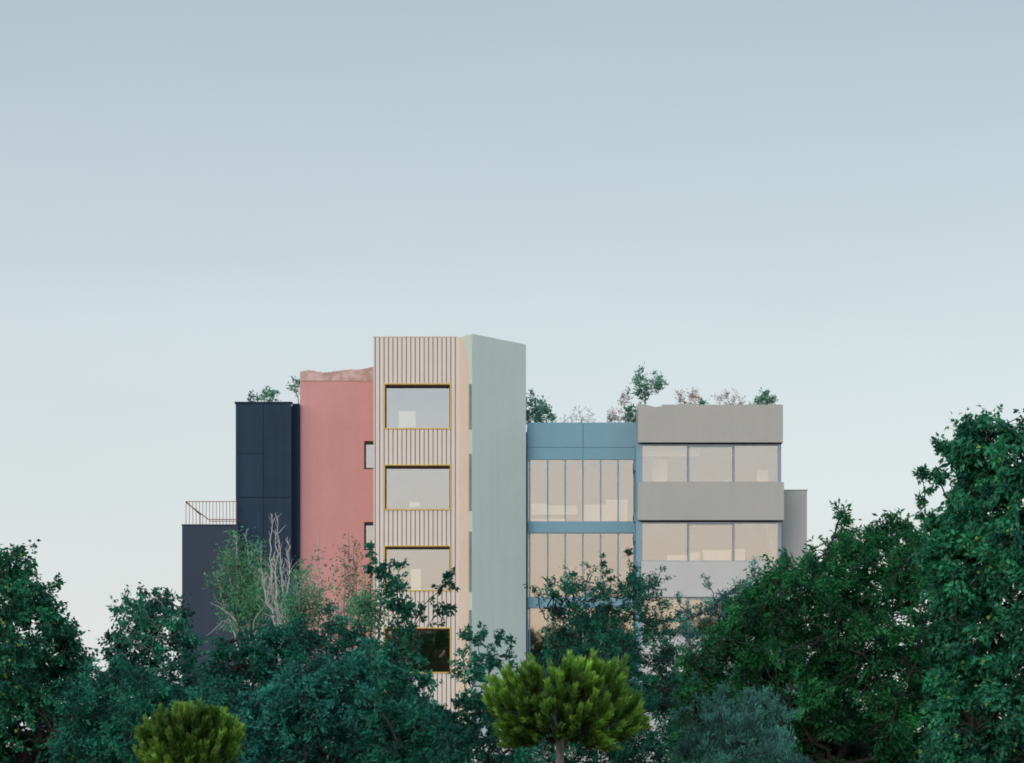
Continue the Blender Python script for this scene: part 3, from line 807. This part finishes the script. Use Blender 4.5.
def brush_tree(name, label, D, stems, bmat, lmat=None, leaf_px=3, per_px=1.0, spread=5, stem_r=.02, branch=6, branch_px=14, base=None, group=None, bare_from=0.0, cat='tree'):
    """slender tree of several near-vertical stems [(px,py) ...] with short ascending side branches"""
    s = D/F
    bxp = base if base is not None else stems[0][0][0]
    root = thing(name, label, cat, (X(bxp, D), D, 0), group)
    tm = MB(); LP, LD, LS = [], [], []
    zt = min(Z(st[0][1], D) for st in stems)
    tm.tube(curve((X(bxp, D), D, -.05), (X(bxp, D), D, zt*.75), 0, 6, .01), np.linspace(stem_r*2.6, stem_r*2.0, 6), 7)
    for st in stems:
        dyy = rng.uniform(-.5, .5)
        P3 = np.array([((q[0]-512)*s, D+dyy*(i/len(st)), CH+(HZ-q[1])*s) for i, q in enumerate(st)])
        P3 = np.concatenate([[(X(bxp, D), D, zt*.75)], P3])
        tt = np.linspace(0, 1, 18); seg = np.concatenate([[0], np.linspace(.25, 1, len(st))]) if len(P3) > 2 else np.linspace(0, 1, len(P3))
        path = np.stack([np.interp(tt, seg, P3[:, i]) for i in range(3)], 1); path[2:-1] += rng.normal(size=(15, 3))*s*.9
        tm.tube(path, np.linspace(stem_r, stem_r*.22, 18), 5)
        L = np.linalg.norm(np.diff(path, axis=0), axis=1).sum()/s
        for b in range(int(branch)):
            t = rng.uniform(.28, .98); c0 = np.array([np.interp(t, tt, path[:, i]) for i in range(3)])
            Lb = branch_px*s*rng.uniform(.5, 1.2)*(1.25-t)
            e_ = c0 + np.array([rng.normal()*.42, rng.normal()*.42, .9])*Lb
            tm.tube(curve(c0, e_, .0, 4, .05), np.linspace(stem_r*.38, stem_r*.12, 4), 3)
            if lmat is not None and t > bare_from:
                m = int(per_px*Lb/s*rng.uniform(.5, 1.4)); k = rng.uniform(.1, 1.1, m)[:, None]
                LP.append(c0+(e_-c0)*k+rng.normal(size=(m, 3))*spread*s*np.array([1, 1, .7])); LD.append(rng.normal(size=(m, 3))+np.array([0, 0, -.3])); LS.append(leaf_px*s*rng.uniform(.6, 1.3, m))
    tm.build('trunk', bmat, root, smooth=True)
    if lmat is not None and LP:
        V, f = leaves_mesh(np.concatenate(LP), np.concatenate(LD), np.concatenate(LS), .5); mk('crown', V-np.array(root['_o']), f, lmat, root)
    return root
#PLANTS
exec_plants = True

# far left, large
r1, c1 = tree('fruit_tree', 'large dark tree at the left edge with scattered yellow leaves', 'tree', 44,
  [(-45,560),(-12,548),(6,541),(16,545),(28,558),(40,566),(50,585),(52,600),(64,612),(78,632),(84,650),(96,668),(100,690),(125,700),(150,730),(155,780),(-45,790)],
  25, 8.5, .62, 520, 34, 15, M['lf_teal_y'], M['bark'], trunk_r=.16, n_limb=22, droop=.6)
tree('broadleaf_tree', 'round topped tree with sky showing through, touching the slate wing', 'tree', 56,
  [(106,650),(104,628),(112,606),(122,596),(138,590),(156,580),(166,584),(172,592),(184,590),(192,610),(194,650),(200,700),(196,760),(92,770),(88,700),(100,668)],
  150, 7.0, .62, 290, 30, 12, M['lf_teal'], M['barkgr'], trunk_r=.12, n_limb=20, droop=.5)
tree('undergrowth_tree', 'dense dark low tree behind the small left pine', 'tree', 38,
  [(60,700),(90,668),(120,662),(150,672),(180,690),(215,672),(240,690),(260,740),(262,790),(50,790)],
  190, 8, .5, 260, 32, 14, M['lf_teal'], M['bark'], trunk_r=.10, n_limb=14)
# slender trees before the building
brush_tree('birch_tree', 'slender feathery tree with pale stems before the navy block', 82,
  [[(240,640),(238,590),(236,535)],[(250,640),(250,580),(246,528)],[(262,640),(268,600),(276,560)],[(236,640),(222,600),(216,575)],[(246,640),(232,590),(224,550)],[(256,640),(258,590),(262,545)],[(250,640),(243,600),(240,560)]],
  M['barkwh'], M['lf_feather'], 3.6, 2.2, 6.0, .035, 30, 24, 248)
brush_tree('bare_tree', 'leafless white branched tree before the navy block', 78,
  [[(278,628),(272,590),(270,550),(270,512)],[(280,628),(283,590),(281,555),(276,514)],[(278,628),(266,600),(263,570)],[(281,628),(290,590),(289,560),(288,538)],[(280,628),(276,580),(276,530)],[(281,628),(297,600),(296,570)]],
  M['barkwh'], M['lf_yell'], 3, .10, 3, .036, 24, 24, 279)
brush_tree('poplar_tree', 'narrow green leafy tree at the edge of the pink wall', 76,
  [[(302,640),(304,600),(308,565)],[(296,640),(294,600),(296,570)],[(310,640),(316,610),(322,588)],[(300,640),(300,600),(301,560)],[(292,640),(286,615),(285,590)]],
  M['barkgr'], M['lf_feather'], 3.6, 1.7, 5, .03, 24, 22, 301)
brush_tree('sparse_tree', 'thin pale stemmed tree with few leaves before the pink wall', 80,
  [[(320,640),(318,590),(317,530)],[(324,640),(322,590),(319,548)],[(328,640),(333,600),(336,560)],[(316,640),(310,610),(308,580)],[(330,640),(342,600),(343,556)]],
  M['barkwh'], M['lf_yell'], 3.2, .8, 3, .026, 13, 16, 323)
brush_tree('sparse_tree', 'taller yellow green tree with bare grey stems beside the ribbed tower', 77,
  [[(346,640),(350,590),(349,530)],[(350,640),(357,590),(353,535)],[(344,640),(346,600),(344,545)],[(352,640),(362,610),(366,575)],[(348,640),(352,600),(360,545)]],
  M['barkgr'], M['lf_yell'], 3.2, 1.2, 5, .03, 22, 18, 348, bare_from=.55)
brush_tree('leafy_tree', 'green feathery tree hanging before the small pink wall windows', 74,
  [[(366,640),(364,610),(366,590)],[(372,640),(370,610),(372,570)],[(378,640),(380,610),(384,570)],[(362,640),(358,615),(356,600)]],
  M['bark'], M['lf_feather'], 3.8, 2.0, 6, .03, 18, 22, 370)
# bare curved branch before the slate wing
root = thing('dead_tree', 'bare crooked grey branches before the dark slate wing', 'tree', (X(262,66), 66, 0))
a = MB(); s = 66/F
def pp(l): return [((q[0]-512)*s, 66+q[2]*.3, CH+(HZ-q[1])*s) for q in l]
def sm(l, n=14):
    P3 = np.array(pp(l)); tt = np.linspace(0, 1, n); seg = np.linspace(0, 1, len(P3)); return np.stack([np.interp(tt, seg, P3[:, i]) for i in range(3)], 1)
a.tube([(X(262,66), 66, -.05), (X(262,66)-.02, 66, Z(730,66)), (X(256,66), 66, Z(665,66))], [.1, .085, .06], 8)
for l, r0 in (([(256,665,0),(250,645,0),(240,628,1),(228,613,2),(216,605,2),(206,600,3)], .04), ([(250,650,0),(236,628,0),(226,620,-1),(214,634,-2),(208,638,-2)], .025),
              ([(254,660,0),(262,630,0),(272,612,1),(284,616,1),(292,626,1)], .03), ([(240,628,0),(228,606,0),(214,601,0)], .016), ([(228,618,0),(222,628,0),(216,630,0)], .012),
              ([(252,650,0),(254,620,0),(270,598,0)], .025), ([(246,640,0),(243,655,-1),(236,660,-1)], .02)):
    p = sm(l); a.tube(p, np.linspace(r0, .007, len(p)), 5)
a.build('trunk', M['barkgr'], root, smooth=True)

# middle left bush mass
tree('bushy_tree', 'wide teal leaved tree below the pink and navy blocks', 'tree', 50,
  [(196,700),(204,668),(214,640),(236,622),(250,630),(272,618),(300,612),(322,628),(340,616),(362,624),(380,640),(400,650),(424,684),(440,706),(452,790),(180,790)],
  300, 7.5, .55, 560, 32, 14, M['lf_teal'], M['bark'], trunk_r=.16, n_limb=24, droop=.45,
  sprigs=[[(240,640),(238,622),(234,610)],[(330,640),(328,618),(326,604)],[(396,660),(398,640),(404,628)]])
tree('bushy_tree', 'blue green leafy tree in front of the wide teal tree, left of the large pine', 'tree', 36,
  [(232,720),(262,690),(300,664),(340,652),(370,644),(392,664),(420,690),(446,712),(474,720),(486,790),(220,790)],
  350, 9, .5, 420, 32, 16, M['lf_blue'], M['bark'], trunk_r=.12, n_limb=20, droop=.35)
# tall slender tree by the ribbed tower
tree('slender_tree', 'tall loose branched dark tree climbing before the ribbed tower windows', 'tree', 32,
  [(384,600),(376,575),(366,560),(352,552),(350,538),(362,534),(378,548),(388,556),(400,570),(404,590),(414,600),(416,612),(420,640),(428,672),(444,704),(462,790),(350,790),(366,700),(376,650)],
  404, 9.5, .55, 150, 20, 10, M['lf_teal'], M['bark'], trunk_r=.06, n_limb=18, dense_low=.85, depth=.7,
  sprigs=[[(408,640),(396,590),(366,544)],[(410,630),(428,600),(446,586),(449,574)],[(418,640),(434,616),(450,608)],[(400,600),(398,570),(392,560)],[(410,640),(420,616),(424,606)]])
tree('slender_tree', 'sparse dark sprigs rising before the sage tower', 'tree', 31,
  [(452,700),(456,668),(464,640),(476,636),(482,660),(490,690),(520,690),(530,720),(540,790),(430,790),(440,730)],
  486, 9.5, .5, 110, 22, 12, M['lf_teal'], M['bark'], trunk_r=.05, n_limb=12, dense_low=.6, depth=.6,
  sprigs=[[(466,700),(464,660),(468,628)],[(472,690),(478,655),(483,628)],[(480,680),(492,646),(502,634)],[(484,690),(494,664),(506,658)],[(505,700),(510,668),(512,636)],[(480,700),(488,670),(498,650)]])
tree('small_leaved_tree', 'airy small leaved tree before the blue glazed block', 'tree', 46,
  [(542,625),(546,600),(552,592),(566,580),(590,585),(604,574),(620,585),(634,570),(650,576),(668,590),(672,610),(668,640),(690,660),(706,690),(716,790),(520,790),(524,700),(546,664)],
  622, 4.9, .6, 700, 32, 11, M['lf_teal'], M['bark'], trunk_r=.10, n_limb=24, droop=.3, dense_low=.35,
  sprigs=[[(546,620),(538,600),(532,585)],[(575,610),(572,585),(568,568)],[(604,600),(603,575),(602,556)],[(640,600),(634,575),(628,550)],[(650,600),(658,580),(661,566)],[(585,600),(588,580),(592,566)],[(556,610),(548,590),(552,578)]])
tree('small_leaved_tree', 'pale bluish small leaved tree under the grey block windows', 'tree', 48,
  [(664,640),(676,612),(690,596),(708,588),(730,580),(752,572),(770,576),(790,590),(800,640),(790,700),(770,790),(650,790),(655,700)],
  712, 4.8, .5, 400, 38, 13, M['lf_olive'], M['bark'], trunk_r=.10, n_limb=20, droop=.3,
  sprigs=[[(748,600),(752,580),(756,562)],[(716,605),(712,590),(708,580)],[(690,620),(680,604),(676,594)],[(770,600),(774,580),(768,566)]])
tree('ash_tree', 'big rich green tree right of the centre, its crown below the grey wing', 'tree', 40,
  [(676,700),(684,660),(700,640),(716,606),(740,590),(764,576),(782,558),(800,560),(812,548),(822,530),(824,518),(840,514),(854,520),(862,530),(876,524),(900,522),(930,512),(948,560),(960,640),(960,790),(668,790)],
  880, 9.5, .36, 1050, 40, 14, M['lf_green'], M['bark'], trunk_r=.20, n_limb=34, droop=.5, leaf_wide=.5)
r2, c2 = tree('fruit_tree', 'tallest tree at the right edge with small yellow green fruit', 'tree', 34,
  [(1075,430),(1075,790),(905,790),(925,730),(935,650),(938,600),(924,570),(918,545),(930,515),(944,508),(944,486),(962,476),(950,466),(940,455),(948,442),(958,434),(962,420),(980,416),(996,412),(1010,420),(1030,410)],
  990, 10, .6, 820, 36, 15, M['lf_right'], M['bark'], trunk_r=.11, n_limb=30, droop=.75,
  sprigs=[[(936,540),(924,505),(922,470)],[(950,500),(936,478),(922,482)],[(960,480),(946,452),(934,446)],[(990,440),(986,424),(984,414)]])
fruits(r2, c2, 34, 44, 1.7, M['fruit'])
fruits(r1, c1, 44, 22, 1.6, M['fruit'], lambda x, y: y > 620 and x > -5)
tree('willow_bush', 'silvery narrow leaved bush at the bottom, right of the large pine', 'shrub', 29,
  [(676,755),(682,730),(696,722),(704,704),(716,708),(724,698),(738,708),(752,698),(764,712),(780,712),(790,736),(806,760),(812,800),(664,800)],
  738, 9.5, .17, 160, 36, 13, M['lf_olive'], M['bark'], trunk_r=.05, n_limb=16, droop=-.35, up=.45, leaf_wide=.5,
  sprigs=[[(x, 740), (x+random.uniform(-3,3), 715), (x+random.uniform(-6,6), y_)] for x, y_ in ((700,696),(709,704),(716,688),(725,696),(732,686),(741,698),(750,690),(758,700),(765,688),(774,704),(780,702),(690,708),(792,722),(682,722))])
pine('pine_tree', 'large young pine with yellow green brushes and a bare grey trunk in the centre', 28,
  [(484,706),(488,686),(500,680),(506,672),(520,676),(528,664),(548,668),(556,660),(572,666),(590,658),(604,668),(620,664),(628,682),(626,694),(644,708),(642,730),(628,740),(614,752),(590,750),(560,742),(530,748),(504,750),(496,730)],
  560, 360, 24, .045, 726, w_px=4.6, needles=170)
pine('pine_tree', 'small rounded pine with yellow green brushes at the lower left', 31,
  [(138,750),(146,730),(160,716),(182,707),(206,708),(226,715),(243,727),(246,744),(236,760),(226,790),(150,790),(142,770)],
  194, 300, 20, .05, 778, w_px=4.0, needles=160)
tree('undergrowth_tree', 'low dark growth behind the trunk of the large pine', 'shrub', 58,
  [(440,748),(480,735),(520,752),(560,745),(600,752),(650,735),(700,730),(720,790),(430,790)],
  585, 6.5, .55, 50, 22, 12, M['lf_teal'], M['bark'], trunk_r=.06, n_limb=14, depth=1.2)
tree('undergrowth_tree', 'dark low tree filling the lower right corner', 'tree', 46,
  [(760,700),(820,660),(900,640),(980,650),(1070,660),(1070,790),(740,790)],
  930, 9, .5, 330, 30, 16, M['lf_green'], M['bark'], trunk_r=.12, n_limb=16)

# ------------------------------------------------------------------ planting on the roofs
def roofplant(name, label, D, poly, base_px, base_py, n, per, lm, leaf=3.0, w=.5, cl=5, cat='plant', droop=.1, up=.3, sprigs=(), group='roof garden plants', tr=.02):
    return tree(name, label, cat, D, poly, base_px, leaf, w, int(n*1.5), int(per*1.3), cl, lm, M['barkgr'], trunk_r=tr, n_limb=6, ground=Z(base_py, D), group='plants on the flat roofs', droop=droop, up=up, depth=.4, sprigs=sprigs, twig_r=.006, low=.4)
roofplant('roof_shrub', 'spiky green shrub on the navy block roof', 124, [(248,404),(249,394),(254,392),(262,396),(264,388),(270,388),(276,394),(282,404)], 264, 404, 16, 10, M['lf_roof'], sprigs=[[(262,402),(265,394),(267,386)],[(256,402),(252,396),(250,393)],[(270,402),(275,396),(277,391)]])
roofplant('roof_shrub', 'small leafy shrub against the pink block edge', 124.5, [(290,382),(294,378),(299,384),(302,392),(301,400),(296,398),(291,390)], 299, 404, 9, 9, M['lf_roof'])
roofplant('roof_shrub', 'dense dark green shrub beside the sage tower on the blue roof', 124.5, [(524,390),(529,392),(534,400),(542,400),(548,406),(556,418),(558,424),(524,424)], 534, 424, 44, 14, M['lf_roof'], leaf=3)
roofplant('dry_plant', 'thin dry sprigs in the middle of the blue roof', 124.5, [(560,424),(564,416),(584,410),(598,416),(602,424)], 580, 424, 8, 4, M['lf_dry'], leaf=1.8, sprigs=[[(572,424),(573,416),(576,408)],[(582,424),(580,414),(578,407)],[(588,424),(592,414),(586,408)],[(562,424),(564,418),(566,415)]])
roofplant('dry_plant', 'pinkish dry bush near the grey block on the blue roof', 124.5, [(606,424),(608,412),(614,410),(620,416),(628,414),(634,424)], 620, 424, 18, 10, M['lf_dry'], leaf=2)
roofplant('roof_tree', 'small round crowned tree above the corner of grey and blue roofs', 125.0, [(632,378),(638,370),(648,372),(656,368),(662,376),(666,384),(660,394),(652,392),(648,402),(640,402),(636,392)], 644, 424, 46, 13, M['lf_roof'], leaf=2.8, cat='tree', tr=.035)
roofplant('dry_plant', 'tall pinkish dry plant left of the small roof tree', 124.2, [(618,402),(622,390),(628,388),(634,394),(630,404),(624,410),(626,420),(620,420)], 626, 424, 16, 8, M['lf_dry'], leaf=2)
roofplant('roof_shrub', 'spiky green tuft in the corner against the grey block', 123.4, [(624,410),(630,404),(636,410),(637,422),(628,424)], 632, 424, 14, 14, M['lf_roof'], leaf=3)
roofplant('dry_plant', 'beige dry bush on the left of the grey roof', 122.6, [(676,408),(677,392),(682,390),(686,398),(692,390),(698,390),(704,400),(706,408)], 690, 408, 24, 8, M['lf_dry'], leaf=2, sprigs=[[(680,406),(679,396),(678,391)],[(696,406),(697,396),(696,388)]])
roofplant('roof_shrub', 'tiny green tuft beside the beige dry bush on the grey roof', 122.4, [(697,408),(700,400),(704,402),(705,408)], 701, 408, 5, 9, M['lf_roof'])
roofplant('dry_plant', 'pale dry grasses in the middle of the grey roof', 122.6, [(716,408),(718,396),(726,392),(738,392),(744,400),(744,408)], 730, 408, 18, 6, M['lf_dry'], leaf=2, sprigs=[[(722,408),(718,400),(715,394)],[(728,408),(727,398),(726,390)],[(734,408),(736,398),(737,390)],[(740,408),(742,400),(743,397)]])
roofplant('roof_shrub', 'pointed green shrub at the right end of the grey roof', 122.6, [(747,408),(748,399),(754,404),(760,396),(764,392),(768,390),(772,398),(776,408)], 764, 408, 16, 12, M['lf_roof'], sprigs=[[(764,406),(763,398),(762,390)],[(767,406),(768,396),(768,391)],[(771,406),(773,400),(775,397)]])

# ------------------------------------------------------------------ wood on the far side of the park, behind the viewpoint (seen in the lower panes)
a = MB(); LP = []; LD = []; LS = []
for k in range(46):
    cx = -70 + k*3.1 + random.uniform(-1, 1); cy = -62 + random.uniform(-6, 6); h = random.uniform(19.5, 23)
    a.tube([(cx, cy, 0), (cx+random.uniform(-.3,.3), cy, h*.5), (cx, cy, h*.85)], [.28, .2, .08], 6)
    m = 2600
    q = rng.normal(size=(m, 3)); q /= np.linalg.norm(q, axis=1)[:, None]; q *= rng.uniform(.3, 1, m)[:, None]**.5
    LP.append(np.array([cx, cy, h*.58])+q*np.array([3.2, 3.2, h*.42])); LD.append(rng.normal(size=(m, 3))); LS.append(rng.uniform(.5, 1.0, m))
V, f = leaves_mesh(np.concatenate(LP), np.concatenate(LD), np.concatenate(LS), .7)
a.add(V, f)
o = a.build('wood', M['lf_wood']); o['kind'] = 'stuff'; o['label'] = 'dark wood across the park reflected in the lower panes'; o['category'] = 'woodland'

for o in bpy.data.objects:
    if '_o' in o: del o['_o']
